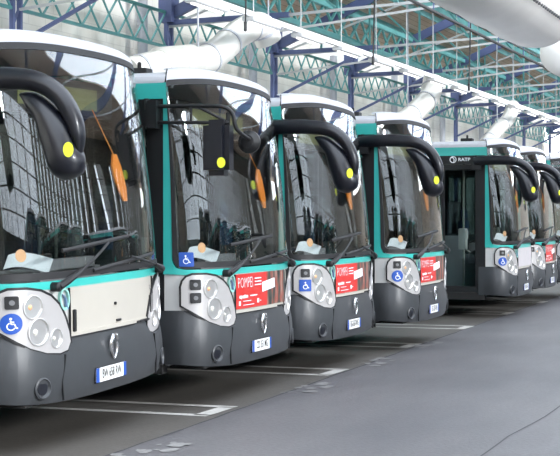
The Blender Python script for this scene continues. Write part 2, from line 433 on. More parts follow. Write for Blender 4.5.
def sidepoly(near, x0, x1, z0, z1):
    # x : metres behind the nose (positive numbers)
    a, b = -S0 - (x0 - DD), -S0 - (x1 - DD)
    if not near: a, b = -a, -b
    lo, hi = min(a, b), max(a, b)
    return [(lo, z0), (hi, z0), (hi, z1), (lo, z1)]
DOORX = (.56, 1.80)
def m_cantrail():
    return skin([sidepoly(True,.44,11.88,2.70,2.84), sidepoly(False,.44,11.88,2.70,2.84)], off=.008, th=.03).mesh('cantrail', M['teal'])
def m_sideblack():
    P_ = []
    P_ += [sidepoly(True,.50,11.85,2.56,2.70), sidepoly(False,.44,11.85,2.56,2.70), sidepoly(True,.435,.56,.40,2.70),
           sidepoly(True,1.80,1.90,.35,2.56), sidepoly(True,6.0,6.08,.35,2.56), sidepoly(True,7.3,7.38,.35,2.56),
           sidepoly(False,.44,.52,1.15,2.56)]
    for x in (3.3, 4.7, 8.6, 10.0, 11.7): P_.append(sidepoly(True, x, x+.1, 1.0, 2.56)); P_.append(sidepoly(False, x, x+.1, 1.0, 2.56))
    for x in (1.9, 6.4): P_.append(sidepoly(False, x, x+.1, 1.0, 2.56))
    return skin(P_, off=.004, th=.04).mesh('window_frames', M['black'])
def m_sidepanel():
    P_ = [sidepoly(True,1.90,6.0,.35,1.0), sidepoly(True,7.38,11.88,.35,1.0), sidepoly(False,.44,11.88,.35,1.0)]
    return skin(P_, off=.004, th=.04).mesh('side_panel', M['teal'])
def m_sideglass():
    P_ = [sidepoly(True,1.90,6.0,1.0,2.56), sidepoly(True,7.38,11.85,1.0,2.56), sidepoly(False,.5,11.85,1.0,2.56)]
    return skin(P_, off=-.005, th=.006).mesh('side_window', M['sideglass'])
def m_rear():
    mb = MB(); mb.box((-LEN,-1.24,.35),(-LEN+.05,1.24,1.3)); mb.box((-LEN,-1.24,2.3),(-LEN+.05,1.24,2.84))
    mb.box((-LEN,-1.24,1.3),(-LEN+.05,-1.0,2.3)); mb.box((-LEN,1.0,1.3),(-LEN+.05,1.24,2.3)); return mb.mesh('rear_panel', M['teal'])
def m_rearglass():
    return MB().box((-LEN+.01,-1.0,1.3),(-LEN+.03,1.0,2.3)).mesh('rear_window', M['sideglass'])
def m_doorleaf(k):
    x0 = DOORX[0] + k*.62; x1 = x0 + .62
    mb = MB(); mb = skin([sidepoly(True,x0+.005,x0+.05,.42,2.55), sidepoly(True,x1-.05,x1-.005,.42,2.55), sidepoly(True,x0+.05,x1-.05,.42,.52),
         sidepoly(True,x0+.05,x1-.05,2.47,2.55)], off=-.02, th=.03, mb=mb)
    return mb.mesh('door_leaf', M['black'])
def m_doorglass(k):
    x0 = DOORX[0] + k*.62; x1 = x0 + .62
    return skin([sidepoly(True,x0+.04,x1-.04,.50,2.48)], off=-.03, th=.005).mesh('pane', M['doorglass'])
def m_step():
    mb = MB(); mb.box((-1.9,-1.26,.30),(-.45,-1.15,.42)); return mb.mesh('door_sill', M['chassis'])
def m_hinge():
    mb = MB(); mb.box((-.66,-1.33,2.46),(-.50,-1.25,2.60)); mb.tube([(-.58,-1.30,2.60),(-.58,-1.30,2.70)], .025, 8); mb.box((-.54,-1.32,2.62),(-.47,-1.25,2.68))
    return mb.mesh('mirror_bracket', M['black'], smooth=False)
def m_chassis():
    mb = MB(); mb.box((-11.8,-1.15,.28),(-1.4,1.15,.36)); mb.box((-1.4,-1.15,.345),(-.10,1.15,.36)); return mb.mesh('chassis', M['chassis'], smooth=False)
def m_lining():
    mb = MB(); mb.box((-11.8,-1.2,.362),(-.42,1.2,.385)); mb.box((-.42,-1.05,.36),(-.12,1.05,.385))
    mb.box((-.20,-.9,.385),(-.10,.9,1.0)); mb.box((-.45,1.0,.385),(-.2,1.1,1.0)); mb.box((-11.8,1.17,.385),(-.45,1.20,1.0)); mb.box((-11.8,-1.20,.385),(-1.9,-1.17,1.0)); return mb.mesh('interior_floor', M['inner'], smooth=False)
def m_ceiling():
    mb = MB(); mb.box((-11.8,-1.18,2.60),(-.7,1.18,2.64)); return mb.mesh('interior_ceiling', M['innerlight'], smooth=False)
def m_tyre(x, sg):
    mb = MB(); mb.lathe([(.30,-.14),(.44,-.14),(.48,-.10),(.48,.10),(.44,.14),(.30,.14)], (x, sg*1.07, .48), 'y', 32); return mb.mesh('wheel', M['tyre'])
def m_hub(x, sg):
    mb = MB(); mb.lathe([(.0,-.10),(.30,-.10),(.30,.13),(.2,.10),(.12,.15),(.0,.15)], (x, sg*1.07, .48), 'y', 24)
    if sg < 0: mb.v = [(a, -2.14 - b, c) for a, b, c in mb.v]
    return mb.mesh('hub', M['hub'])
def m_dash():
    mb = MB(); n = 24; v = []
    prof = [(0,1.06),(0,1.12),(.10,1.15),(.42,1.13),(.55,1.06),(.55,.9)]
    ss = [-1.0 + 2.0*k/n for k in range(n+1)]
    ss = [-1.20, -1.12] + ss + [1.12, 1.20]
    for s in ss:
        for (d, z) in prof: p = P(s, z, -.06); v.append((p[0]-d, p[1], z))
    m = len(prof); f = [(i*m+k, i*m+k+1, (i+1)*m+k+1, (i+1)*m+k) for i in range(len(ss)-1) for k in range(m-1)]
    mb.add(v, f); mb.box((-.98,.05,.85),(-.62,1.1,1.22)); mb.box((-.7,.15,1.2),(-.62,1.0,1.30)); return mb.mesh('dashboard', M['dash'])
def m_dashtray():
    mb = MB(); v = []; ss = [-1.05 + 1.95*k/20 for k in range(21)]
    for s in ss:
        for (d, z) in ((.05,1.155),(.08,1.165),(.30,1.168),(.34,1.155)): p = P(s, z, -.07); v.append((p[0]-d, p[1], z))
    f = [(i*4+k, i*4+k+1, (i+1)*4+k+1, (i+1)*4+k) for i in range(20) for k in range(3)]
    mb.add(v, f); return mb.mesh('dashboard_tray', M['dashtop'])
def m_wheel():
    mb = MB(); c = Vector((-1.02,.55,1.22)); t = math.radians(28)
    ring_ = [c + Vector((.22*math.cos(a)*math.cos(t), .22*math.sin(a), .22*math.cos(a)*math.sin(t))) for a in [2*PI*k/32 for k in range(33)]]
    mb.tube(ring_, .016, 8, cap=False)
    for a in (0.5, 2.6, 4.7): mb.bar(c, c + Vector((.22*math.cos(a)*math.cos(t), .22*math.sin(a), .22*math.cos(a)*math.sin(t))), .03, .015)
    mb.tube([c, c + Vector((.35,0,-.45))], .035, 10); mb.lathe([(0,-.01),(.06,-.01),(.06,.02),(0,.02)], tuple(c), 'z', 16); return mb.mesh('steering_wheel', M['black'])
def m_dseat():
    mb = MB(); mb.box((-1.75,.30,.82),(-1.25,.80,.96)); mb.box((-1.88,.30,.94),(-1.74,.80,1.62)); mb.box((-1.86,.40,1.64),(-1.75,.70,1.84)); mb.box((-1.65,.4,.385),(-1.35,.7,.82))
    return mb.mesh('driver_seat', M['seat'], bevel=.03)
def m_cabwall():
    mb = MB(); mb.box((-2.05,.05,.385),(-2.0,1.18,2.0)); mb.box((-2.0,.02,.385),(-1.05,.05,1.35)); mb.box((-2.04,.05,2.0),(-2.01,.1,2.6)); return mb.mesh('cab_partition', M['inner'], smooth=False)
def m_pseat():
    mb = MB(); mb.box((0,-.21,.78),(.42,.21,.86)); mb.box((-.08,-.21,.8),(.0,.21,1.42)); mb.box((.1,-.11,.385),(.25,.11,.8))
    return mb.mesh('passenger_seat', M['seat'], bevel=.02)
SEATS = [(x, y) for x in (-2.9,-3.8,-4.7,-8.2,-9.1,-10.0) for y in (-.9,-.45,.5,.93) if not (x > -3 and y < 0)]
POLES = [((x,y,.38),(x,y,2.6)) for x, y in ((-.95,-.55),(-2.15,-.35),(-2.15,.0),(-3.6,-.22),(-3.6,.25),(-5.6,-.3),(-7.6,.3),(-9.0,-.22))] + [((-2.1,-.36,1.95),(-9.0,-.36,1.95)),((-2.1,.36,1.95),(-9.0,.36,1.95)),((-.60,-1.1,1.0),(-.95,-.55,1.15))]
def m_pole(k): return MB().tube(POLES[k], .018, 8).mesh('grab_pole', M['pole'])
def m_validator():
    mb = MB(); mb.box((-1.02,-.65,1.12),(-.90,-.45,1.48)); mb.box((-.90,-.63,1.3),(-.885,-.47,1.45)); return mb.mesh('ticket_validator', M['dashtop'], bevel=.02)
def m_orange():  # added orange leaf behind the glass, imitating a reflection in the windscreen
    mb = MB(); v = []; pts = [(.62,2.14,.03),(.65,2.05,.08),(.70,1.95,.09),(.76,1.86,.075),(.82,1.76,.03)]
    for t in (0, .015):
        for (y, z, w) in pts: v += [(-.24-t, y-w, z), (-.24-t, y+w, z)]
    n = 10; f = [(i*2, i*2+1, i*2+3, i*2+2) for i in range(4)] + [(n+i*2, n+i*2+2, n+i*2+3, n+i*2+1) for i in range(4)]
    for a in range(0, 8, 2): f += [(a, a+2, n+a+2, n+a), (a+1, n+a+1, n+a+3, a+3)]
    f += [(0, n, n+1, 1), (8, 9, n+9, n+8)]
    mb.add(v, f); mb.tube([(-.25,.62,2.13),(-.42,.58,2.50)], .004, 6); return mb.mesh('orange_reflection', M['orange'])
def m_dest():
    mb = MB(); mb.box((-.60,-1.0,2.44),(-.44,1.0,2.72)); return mb.mesh('destination_display', M['black'], bevel=.01)
def m_led():
    mb = MB(); mb.box((-.44,-.60,2.49),(-.435,.70,2.66)); return mb.mesh('display_screen', M['led'], smooth=False)
def m_paper():
    mb = MB(); v = []
    for k in range(9):
        t = k/8
        for w in (0, 1): v.append((-.34 + .04*w - .04*math.sin(PI*t) + .10*t, -1.0 + .48*t, 1.30 + .10*w - .05*t + .03*math.sin(PI*t)))
    b = [(x-.004, y, z-.004) for x, y, z in v]
    f = [(2*i, 2*i+1, 2*i+3, 2*i+2) for i in range(8)] + [(18+2*i, 18+2*i+2, 18+2*i+3, 18+2*i+1) for i in range(8)]
    mb.add(v + b, f); return mb.mesh('white_paper', M['paper'])
def m_amberdisc():  # thin amber disc just inside the glass
    return skin([circ(-1.13, 1.40, .045)], off=-.012, th=.003).mesh('amber_disc', M['amber'])
def m_sun():
    mb = MB(); mb.box((-.42,.05,2.22),(-.40,1.0,2.44)); return mb.mesh('sun_blind', M['black'], smooth=False)

CL = [(-1.345,.90),(-1.345,1.06),(-1.33,1.11),(-1.30,1.145),(-1.25,1.165),(-1.12,1.165),(-1.0,1.145),(-.90,1.105),(-.81,1.04),(-.74,.95),(-.685,.84),(-.665,.76),(-.70,.71),(-.80,.695),(-.95,.71),(-1.10,.755),(-1.20,.81),(-1.27,.855)]
CL = CL[::-1]
def mir(poly, sg): return poly if sg < 0 else [(-a, b) for a, b in poly][::-1]
def clip_holes(poly, holes):
    # polygon with round holes, as triangles
    from mathutils.geometry import delaunay_2d_cdt
    vs = [Vector(p) for p in poly]; es = [(i, (i+1) % len(poly)) for i in range(len(poly))]
    for (cx, cy, r) in holes:
        o = len(vs); c = circ(cx, cy, r, 24); vs += [Vector(p) for p in c]; es += [(o+i, o+(i+1) % 24) for i in range(24)]
    V, E, F, *_ = delaunay_2d_cdt(vs, es, [], 0, 1e-6)
    def inside(x, y):
        n = False; j = len(poly)-1
        for i in range(len(poly)):
            xi, yi = poly[i]; xj, yj = poly[j]
            if (yi > y) != (yj > y) and x < (xj-xi)*(y-yi)/(yj-yi) + xi: n = not n
            j = i
        return n
    o = []
    for f in F:
        cx = sum(V[i].x for i in f)/3; cy = sum(V[i].y for i in f)/3
        if inside(cx, cy) and not any(math.hypot(cx-a, cy-b) < r*.985 for a, b, r in holes): o.append([(V[i].x, V[i].y) for i in f])
    return o
def m_cluster(sg):
    polys = clip_holes(mir(CL, sg), [(sg*-s if sg > 0 else s, z, r) for s, z, r in LAMPS])
    return skin(polys, off=.022, th=.006, ds=.05, dz=.05).mesh('headlamp_unit', M['silver'])
def m_clusterrim(sg):
    p = mir(CL, sg); o = shrink(p, -.018)
    return skin(ring(o, p), off=.024, th=.024, ds=.2, dz=.2).mesh('rim', M['black'])
LAMPS = [(-1.075,1.04,.082),(-1.03,.865,.094),(-.845,.805,.068)]
def frame_at(s, z, off):
    x, y, nx, ny = outline(s); p = P(s, z, off)
    return Matrix(((nx, -ny, 0, p[0]), (ny, nx, 0, p[1]), (0, 0, 1, p[2]), (0,0,0,1)))
def m_bowl(i, sg):
    s, z, r = LAMPS[i]; mb = MB()
    mb.lathe([(r*1.06,-.01),(r*1.06,.003),(r*.98,.005),(r*.90,-.010),(r*.6,-.030),(r*.0,-.038)], axis='x', n=28)
    F = frame_at(sg*-s if sg > 0 else s, z, .024); mb.v = [tuple(F @ Vector(p)) for p in mb.v]; return mb.mesh('headlamp', M['bowl'])
def m_bulb(i, sg):
    s, z, r = LAMPS[i]; mb = MB()
    mb.lathe([(0,-.03),(r*.26,-.03),(r*.26,-.010),(r*.15,.0),(0,.003)], axis='x', n=16)
    F = frame_at(sg*-s if sg > 0 else s, z, .022); F = F @ Matrix.Translation((0, -.25*r, 0)); mb.v = [tuple(F @ Vector(p)) for p in mb.v]
    return mb.mesh('bulb', M['amber'] if i == 0 else M['bulb'])
def m_fog(sg):
    mb = MB(); mb.lathe([(.075,-.02),(.078,.006),(.068,.012),(.056,-.004),(.0,-.012)], axis='x', n=24)
    F = frame_at(sg*1.02, .47, .046); mb.v = [tuple(F @ Vector(p)) for p in mb.v]; return mb.mesh('fog_lamp', M['bumper'])
def m_foglens(sg):
    mb = MB(); mb.lathe([(0,-.01),(.05,-.01),(.045,.0),(.0,.004)], axis='x', n=24)
    F = frame_at(sg*1.02, .47, .046); mb.v = [tuple(F @ Vector(p)) for p in mb.v]; return mb.mesh('lens', M['gloss'])
def m_squarelamp(z):
    return skin([rrect(-1.275, z-.045, -1.185, z+.045, .012)], off=.032, th=.02).mesh('square_lamp', M['black'])
def m_sqdot(z):
    return skin([circ(-1.23, z, .018)], off=.035, th=.006).mesh('socket', M['dash'])
def m_emblem():
    mb = MB(); off = .062
    # shield-like silver emblem: open hook outline around a slim centre
    def pt(a, b): return (a*1.15 - .05, .675 + b)
    hook = [(.045,.045),(.02,.078),(-.025,.075),(-.05,.03),(-.048,-.03),(-.02,-.085),(.005,-.10)]
    mb.tube([P(*pt(a, b), off) for a, b in hook], [.012,.016,.018,.017,.015,.010,.004], 8)
    core = [(.03,.03),(.045,.0),(.035,-.05),(.005,-.10)]
    mb.tube([P(*pt(a, b), off) for a, b in core], [.008,.014,.012,.005], 8)
    return mb.mesh('emblem', M['chrome'])
def m_flap(kind):
    # service flap behind advert
    return skin([rrect(-.655,.80,.80,1.155,.02)], off=.012, th=.012).mesh('service_flap', M[kind])
def m_flaplip():
    return skin([[(-.66,.80),(.82,.80),(.82,.83),(-.66,.825)]], off=.02, th=.012).mesh('flap_lip', M['cream'])
def m_flapline():
    P0 = [[(-.665,.79),(.40,.79),(.40,.80),(-.665,.80)], [(.45,.80),(.72,.80),(.72,.815),(.45,.815)], [(.80,.80),(.81,.80),(.81,1.15),(.80,1.15)], [(-.668,.80),(-.66,.80),(-.66,1.15),(-.668,1.15)]]
    return skin(P0, off=.024, th=.015).mesh('flap_gap', M['black'])
def m_bodylogo():
    mb = MB(); c = (-.735, 1.075)
    o = circ(c[0], c[1], .062, 24, .082); i = circ(c[0], c[1], .048, 24, .064)
    mb = skin(ring(o, i), off=.026, th=.02, mb=mb)
    q = [(-.775,1.115),(-.745,1.10),(-.72,1.075),(-.715,1.03),(-.70,1.0)]
    for a, b in zip(q, q[1:]): mb = skin([[(a[0]-.006,a[1]),(b[0]-.006,b[1]),(b[0]+.006,b[1]),(a[0]+.006,a[1])]], off=.027, th=.02, mb=mb, mi=1)
    return mb.mesh('operator_roundel', [M['logo'], M['slate']])
AY0, AY1, AX0, AX1 = .835, 1.15, -.655, .72
def m_adred():
    return skin([[(AX0,AY0),(.14,AY0),(.14,AY1),(AX0,AY1)]], off=.022, th=.01).mesh('advert', M['red'])
def m_adpic():
    return skin([[(.14,AY0),(AX1,AY0),(AX1,AY1),(.14,AY1)]], off=.022, th=.01).mesh('advert_picture', M['picture'])
def m_adtext():
    mb = MB(); o = .0235
    skin_text(mb, 'POMPEI', .14, -.62, 1.065, o, align='LEFT', sx=.80, bold=-.0025)
    for k in range(3): mb = skin([[(-.20,1.095-.030*k),(-.02,1.095-.030*k),(-.02,1.104-.030*k),(-.20,1.104-.030*k)]], off=o+.001, th=.001, mb=mb)
    skin_text(mb, 'exposition', .05, -.59, .945, o, align='LEFT', sx=1.0, bold=.002)
    mb = skin([[(-.32,.940),(-.14,.940),(-.14,.950),(-.32,.950)], [(-.50,.898),(-.30,.898),(-.30,.904),(-.50,.904)], [(-.50,.862),(-.22,.862),(-.22,.868),(-.50,.868)],
        [(-.14,.87),(-.09,.87),(-.09,.91),(-.14,.91)], [(-.07,.885),(-.03,.885),(-.03,.892),(-.07,.892)], [(-.60,.865),(-.56,.865),(-.56,.905),(-.60,.905)]], off=o+.001, th=.001, mb=mb)
    return mb.mesh('lettering', M['signwhite'], smooth=False)
def m_adlabel():
    return skin([[(.0,.965),(.35,.995),(.35,1.085),(.0,1.055)]], off=.027, th=.004).mesh('white_label', M['signwhite'])
def m_greyad():
    return skin([[(AX0,AY0),(AX1,AY0),(AX1,AY1),(AX0,AY1)]], off=.022, th=.01).mesh('advert', M['greyad'])
CATCH = [rrect(-.62,.83,-.585,.99,.01), rrect(.735,.86,.765,1.0,.01), rrect(.08,.845,.15,.862,.004), circ(.06,.985,.012,12), rrect(.52,.80,.70,.818,.004)]
def m_catch(k): return skin([CATCH[k]], off=.026, th=.014).mesh('flap_catch', M['black'])
def m_number():
    mb = MB(); skin_text(mb, '321', .05, .77, 1.06, .016, sx=.9); skin_text(mb, '7', .05, .77, 1.02, .016); return mb.mesh('fleet_number', M['bumper'], smooth=False)
def m_sqsign():
    def fn(s, z, off): return P(s, z, off)
    mb = skin([rrect(-1.375,1.235,-1.245,1.365,.01)], off=.016, th=.004); wheelchair(-1.31,1.295,.052, mb, .0175, 1); return mb
def m_sign(shape, cx, cz, r, off):
    mb = skin([circ(cx, cz, r, 28) if shape == 'o' else rrect(cx-r, cz-r, cx+r, cz+r, .01)], off=off, th=.005, ds=.03)
    wheelchair(cx, cz - r*.02, r*.82, mb, off+.0015, 1); return mb.mesh('wheelchair_sign', [M['blue'], M['signwhite']], smooth=False)
def m_plate():
    return skin([rrect(-.35,.425,.16,.53,.008)], off=.056, th=.03).mesh('number_plate', M['plate'])
def m_platebands():
    mb = skin([[(-.35,.425),(-.30,.425),(-.30,.53),(-.35,.53)], [(.115,.425),(.16,.425),(.16,.53),(.115,.53)]], off=.058, th=.004); return mb.mesh('blue_bands', M['blue'])
def m_platetext(t):
    mb = MB(); skin_text(mb, t, .098, -.093, .479, .0585, sx=.63, bold=.0012); return mb.mesh('registration', M['platetext'], smooth=False)
def m_platerecess():
    return skin([rrect(-.36,.418,.17,.537,.01)], off=.0525, th=.01).mesh('plate_recess', M['black'])
def m_wiper(w):
    mb = MB()
    if w == 0: pv, kn, b0, b1 = (-.86,1.17), (-.08,1.455), (-.74,1.42), (.34,1.49)
    else: pv, kn, b0, b1 = (.98,1.20), (.30,1.335), (-.30,1.255), (.86,1.335)
    n = 8; arm = []
    for k in range(n+1):
        t = k/n; s = pv[0]*(1-t) + kn[0]*t; z = pv[1]*(1-t) + kn[1]*t; arm.append(P(s, z, .065 - .01*t + .02*math.sin(PI*t)))
    mb.tube(arm[:4], [.030,.030,.024,.016], 8, ry=[.03,.026,.02,.014]); mb.tube(arm[3:], .010, 8)
    mb.lathe([(0,0),(.034,0),(.034,.06),(.02,.075),(0,.075)], axis='x', n=14)
    F = frame_at(pv[0], pv[1], .01); k0 = len(mb.v) - 14*5
    mb.v[k0:] = [tuple(F @ Vector(p)) for p in mb.v[k0:]]
    return mb.mesh('wiper', M['black'])
def m_blade(w):
    mb = MB()
    b0, b1 = ((-.74,1.42), (.34,1.49)) if w == 0 else ((-.30,1.255), (.86,1.335))
    n = 12; pts = [P(b0[0] + (b1[0]-b0[0])*k/n, b0[1] + (b1[1]-b0[1])*k/n, .026) for k in range(n+1)]
    mb.tube(pts, .011, 6, ry=.016); return mb.mesh('blade', M['rubber'])
def cr(pts, n=6):      # Catmull-Rom through points of any dimension
    o = []
    for i in range(len(pts)-1):
        p0, p1, p2, p3 = pts[max(0,i-1)], pts[i], pts[i+1], pts[min(len(pts)-1,i+2)]
        for k in range(n):
            t = k/n; o.append(tuple(.5*((2*b) + (c-a)*t + (2*a-5*b+4*c-d)*t*t + (-a+3*b-3*c+d)*t**3) for a, b, c, d in zip(p0, p1, p2, p3)))
    o.append(tuple(pts[-1])); return o
def sweep(pts, n=20):
    # pts : (x, y, z, half-height in travel plane, half-width)
    q = cr(pts, 6); mb = MB(); mb.tube([p[:3] for p in q], [p[4] for p in q], n, ry=[p[3] for p in q]); return mb
def m_arm():
    return sweep([(-.62,-1.30,2.60,.070,.045),(-.40,-1.33,2.615,.078,.055),(-.10,-1.335,2.61,.075,.06),(.12,-1.33,2.58,.07,.065),(.27,-1.31,2.49,.065,.07),(.36,-1.29,2.35,.06,.075),(.40,-1.28,2.21,.045,.07),(.405,-1.28,2.08,.015,.03)]).mesh('mirror_arm', M['gloss'])
def m_head():
    return sweep([(-.02,-1.29,2.50,.015,.03),(.06,-1.29,2.46,.06,.08),(.16,-1.29,2.37,.085,.11),(.23,-1.28,2.25,.12,.13),(.28,-1.28,2.12,.125,.135),(.31,-1.28,2.03,.13,.13),(.31,-1.28,1.96,.10,.10),(.31,-1.28,1.92,.03,.03)]).mesh('mirror_head', M['gloss'])
def m_dot(c, rx, rz, nrm):
    mb = MB(); n = Vector(nrm).normalized(); u = Vector((0,0,1)).cross(n).normalized(); w = n.cross(u); c = Vector(c); v = []
    for t in (0, .012):
        for k in range(20): v.append(c + n*t + u*rx*math.cos(2*PI*k/20) + w*rz*math.sin(2*PI*k/20))
    mb.add(v, [tuple(range(20))[::-1], tuple(range(20, 40))] + [(k, (k+1)%20, 20+(k+1)%20, 20+k) for k in range(20)]); return mb.mesh('yellow_dot', M['yellow'])
def m_arm2():
    mb = MB(); z = 2.58
    a = [(-.50,-1.30,z+.05),(-.05,-1.33,z+.04),(.14,-1.33,z+.03),(.22,-1.30,z-.03),(.25,-1.28,z-.16),(.30,-1.1,z-.24)]
    mb.tube(cr(a, 5), .018, 8); mb.tube(cr([(-.50,-1.30,z-.09),(-.1,-1.33,z-.10),(.2,-1.31,z-.11)], 5), .016, 8)
    mb.tube([(-.1,-1.33,z+.04),(.2,-1.31,z-.11)], .012, 8); mb.tube([(-.15,-1.33,z+.04),(-.15,-1.33,z-.10)], .012, 8); mb.tube([(.18,-1.30,z-.02),(.18,-1.30,z-.2)], .02, 8)
    mb.box((-.56,-1.35,z-.14),(-.47,-1.24,z+.10)); return mb.mesh('mirror_arm', M['black'])
def m_head2():
    mb = MB(); mb.box((-.03,-1.40,2.02),(.21,-1.20,2.50)); return mb.mesh('mirror_head', M['gloss'], bevel=.05)
def m_kerbmirror():
    mb = MB(); mb.lathe([(0,-.06),(.06,-.05),(.10,-.01),(.10,.02),(0,.03)], (.28,-1.05,2.32), 'y', 18); return mb.mesh('kerb_mirror', M['black'])
def m_farmirror():
    return sweep([(-.60,1.26,2.55,.025,.025),(-.52,1.31,2.55,.03,.03),(-.42,1.34,2.47,.035,.045),(-.38,1.345,2.32,.04,.06),(-.38,1.345,2.1,.05,.07),(-.42,1.345,1.92,.045,.06),(-.46,1.34,1.84,.02,.03)]).mesh('far_mirror', M['gloss'])
def m_ptrim(sg):
    a, b = (1.375, 1.62) if sg > 0 else (-1.62, -1.375)
    return skin([[(a,1.16),(b,1.16),(b,2.80),(a,2.80)]], off=-.022, th=.012).mesh('pillar_trim', M['black'])
def m_rooflamp():
    mb = MB(); mb.box((-.9,-1.05,2.94),(-.7,-.9,3.0)); mb.tube([(-.8,-.97,2.98),(-.8,-.97,3.06)], .02, 8); return mb.mesh('roof_aerial', M['black'], bevel=.01)
def sidefn(s, z, off): return (s, -HW - off, z)
def m_ratp():
    mb = MB(); fn = sidefn; o = .012
    cx, cz = -.98, 2.635
    for q in ring(circ(cx, cz, .058, 24), circ(cx, cz, .044, 24)): mb.add([fn(a, b, o) for a, b in q], [(0,1,2,3)])
    q = [(cx-.045,cz+.02),(cx-.01,cz+.03),(cx+.01,cz),(cx+.005,cz-.05),(cx+.02,cz-.045),(cx+.027,cz),(cx+.0,cz+.045),(cx-.035,cz+.04)]
    mb.add([fn(a, b, o) for a, b in q], [tuple(range(len(q)))])
    skin_text(mb, 'RATP', .075, cx+.085, cz-.002, o, align='LEFT', sx=1.15, bold=.002, fn=fn)
    return mb.mesh('operator_name', M['signwhite'], smooth=False)

def make_bus(loc, rz, label, group, spec):
    root = empty('city_bus', loc, rz); tag(root, label, 'bus', group)
    def add(name, key, fn, parent=None):
        return link(name, lib(key, fn), parent or root)
    add('bumper', 'bumper', m_bumper)
    for sg in (-1, 1): add('bumper_seam', f'bseam{sg}', lambda: m_bumper_seam(sg))
    add('front_panel', 'lower', m_lower); add('windscreen_surround', 'teal', m_tealframe); add('windscreen_gasket', 'gasket', m_gasket)
    add('windscreen', 'glass', m_glass)
    add('roof', 'roof', m_roof); add('roof_seam', 'rseam', m_roofseam)
    add('cantrail', 'cant', m_cantrail); add('window_frame', 'sblack', m_sideblack); add('side_panel', 'spanel', m_sidepanel); add('side_window', 'sglass', m_sideglass)
    add('rear_panel', 'rear', m_rear); add('rear_window', 'rglass', m_rearglass)
    for k in (0, 1):
        d = add('door_leaf', f'door{k}', lambda: m_doorleaf(k)); add('pane', f'dg{k}', lambda: m_doorglass(k), d)
    add('door_sill', 'sill', m_step); add('chassis', 'chassis', m_chassis)
    add('interior_floor', 'ifloor', m_lining); add('interior_ceiling', 'iceil', m_ceiling)
    for x in (-2.7, -8.9):
        for sg in (-1, 1):
            w = add('wheel', f'w{x}{sg}', lambda: m_tyre(x, sg)); add('hub', f'h{x}{sg}', lambda: m_hub(x, sg), w)
    d = add('dashboard', 'dash', m_dash); add('tray', 'tray', m_dashtray, d)
    add('steering_wheel', 'swheel', m_wheel); add('driver_seat', 'dseat', m_dseat); add('cab_partition', 'cwall', m_cabwall)
    if spec.get('inside', True):
        for p in SEATS: add('passenger_seat', 'pseat', m_pseat).location = (p[0], p[1], 0)
        for k in range(len(POLES)): add('grab_pole', f'pole{k}', lambda: m_pole(k))
    add('ticket_validator', 'valid', m_validator)
    d = add('destination_display', 'dest', m_dest); add('screen', 'led', m_led, d)
    for sg in (-1, 1):
        c = add('headlamp_unit', f'cl{sg}', lambda: m_cluster(sg)); add('rim', f'clr{sg}', lambda: m_clusterrim(sg), c)
        for i in range(3):
            b = add('headlamp', f'bo{i}{sg}', lambda: m_bowl(i, sg), c)
            add('bulb', f'bu{i}{sg}', lambda: m_bulb(i, sg), c)
        f = add('fog_lamp', f'fog{sg}', lambda: m_fog(sg)); add('lens', f'fol{sg}', lambda: m_foglens(sg), f)
        if sg < 0:
            for z in spec.get('sq', (1.08,)):
                add('square_lamp', f'sq{z}', lambda: m_squarelamp(z), c); add('socket', f'sqd{z}', lambda: m_sqdot(z), c)
    add('emblem', 'emblem', m_emblem)
    fl = add('service_flap', 'flap_' + spec['flap'], lambda: m_flap(spec['flap'])); add('flap_lip', 'lip', m_flaplip, fl); add('flap_gap', 'fgap', m_flapline, fl)
    add('operator_roundel', 'roundel', m_bodylogo)
    if spec['ad'] == 'pompei':
        a = add('advert', 'adred', m_adred); a['label'] = 'red exhibition poster panel'
        add('advert_picture', 'adpic', m_adpic, a); add('lettering', 'adtext', m_adtext, a); add('white_label', 'adlab', m_adlabel, a)
    elif spec['ad'] == 'grey': add('advert', 'adgrey', m_greyad)
    else:
        [add('flap_catch', f'catch{k}', lambda: m_catch(k), fl) for k in range(5)]; add('fleet_number', 'fnum', m_number)
    if spec.get('sign'): add('wheelchair_sign', 'sign%s' % (spec['sign'],), lambda: m_sign(*spec['sign']))
    p = add('number_plate', 'plate', m_plate); add('plate_recess', 'prec', m_platerecess); add('blue_band', 'pband', m_platebands, p)
    add('registration', 'reg' + spec['reg'], lambda: m_platetext(spec['reg']), p)
    for w in (0, 1):
        a = add('wiper', f'wip{w}', lambda: m_wiper(w)); add('blade', f'bl{w}', lambda: m_blade(w), a)
    add('mirror_bracket', 'hinge', m_hinge)
    if spec['mirror'] == 'tube':
        add('mirror_arm', 'arm2', m_arm2); h = add('mirror_head', 'head2', m_head2); add('yellow_dot', 'dot2', lambda: m_dot((.155,-1.40,2.13), .035, .045, (.25,-1,0)), h); add('kerb_mirror', 'kerb', m_kerbmirror)
    else:
        add('mirror_arm', 'arm', m_arm); h = add('mirror_head', 'head', m_head); add('yellow_dot', 'dot', lambda: m_dot((.375,-1.385,2.12), .034, .05, (.55,-.83,0)), h)
    add('far_mirror', 'farm', m_farmirror); [add('pillar_trim', f'ptrim{sg}', lambda: m_ptrim(sg)) for sg in (-1, 1)]
    add('orange_reflection', 'orange', m_orange)
    add('paper_on_dashboard', 'paper', m_paper); add('amber_disc', 'amb', m_amberdisc)
    add('operator_name', 'ratp', m_ratp); add('roof_aerial', 'aerial', m_rooflamp)
    return root

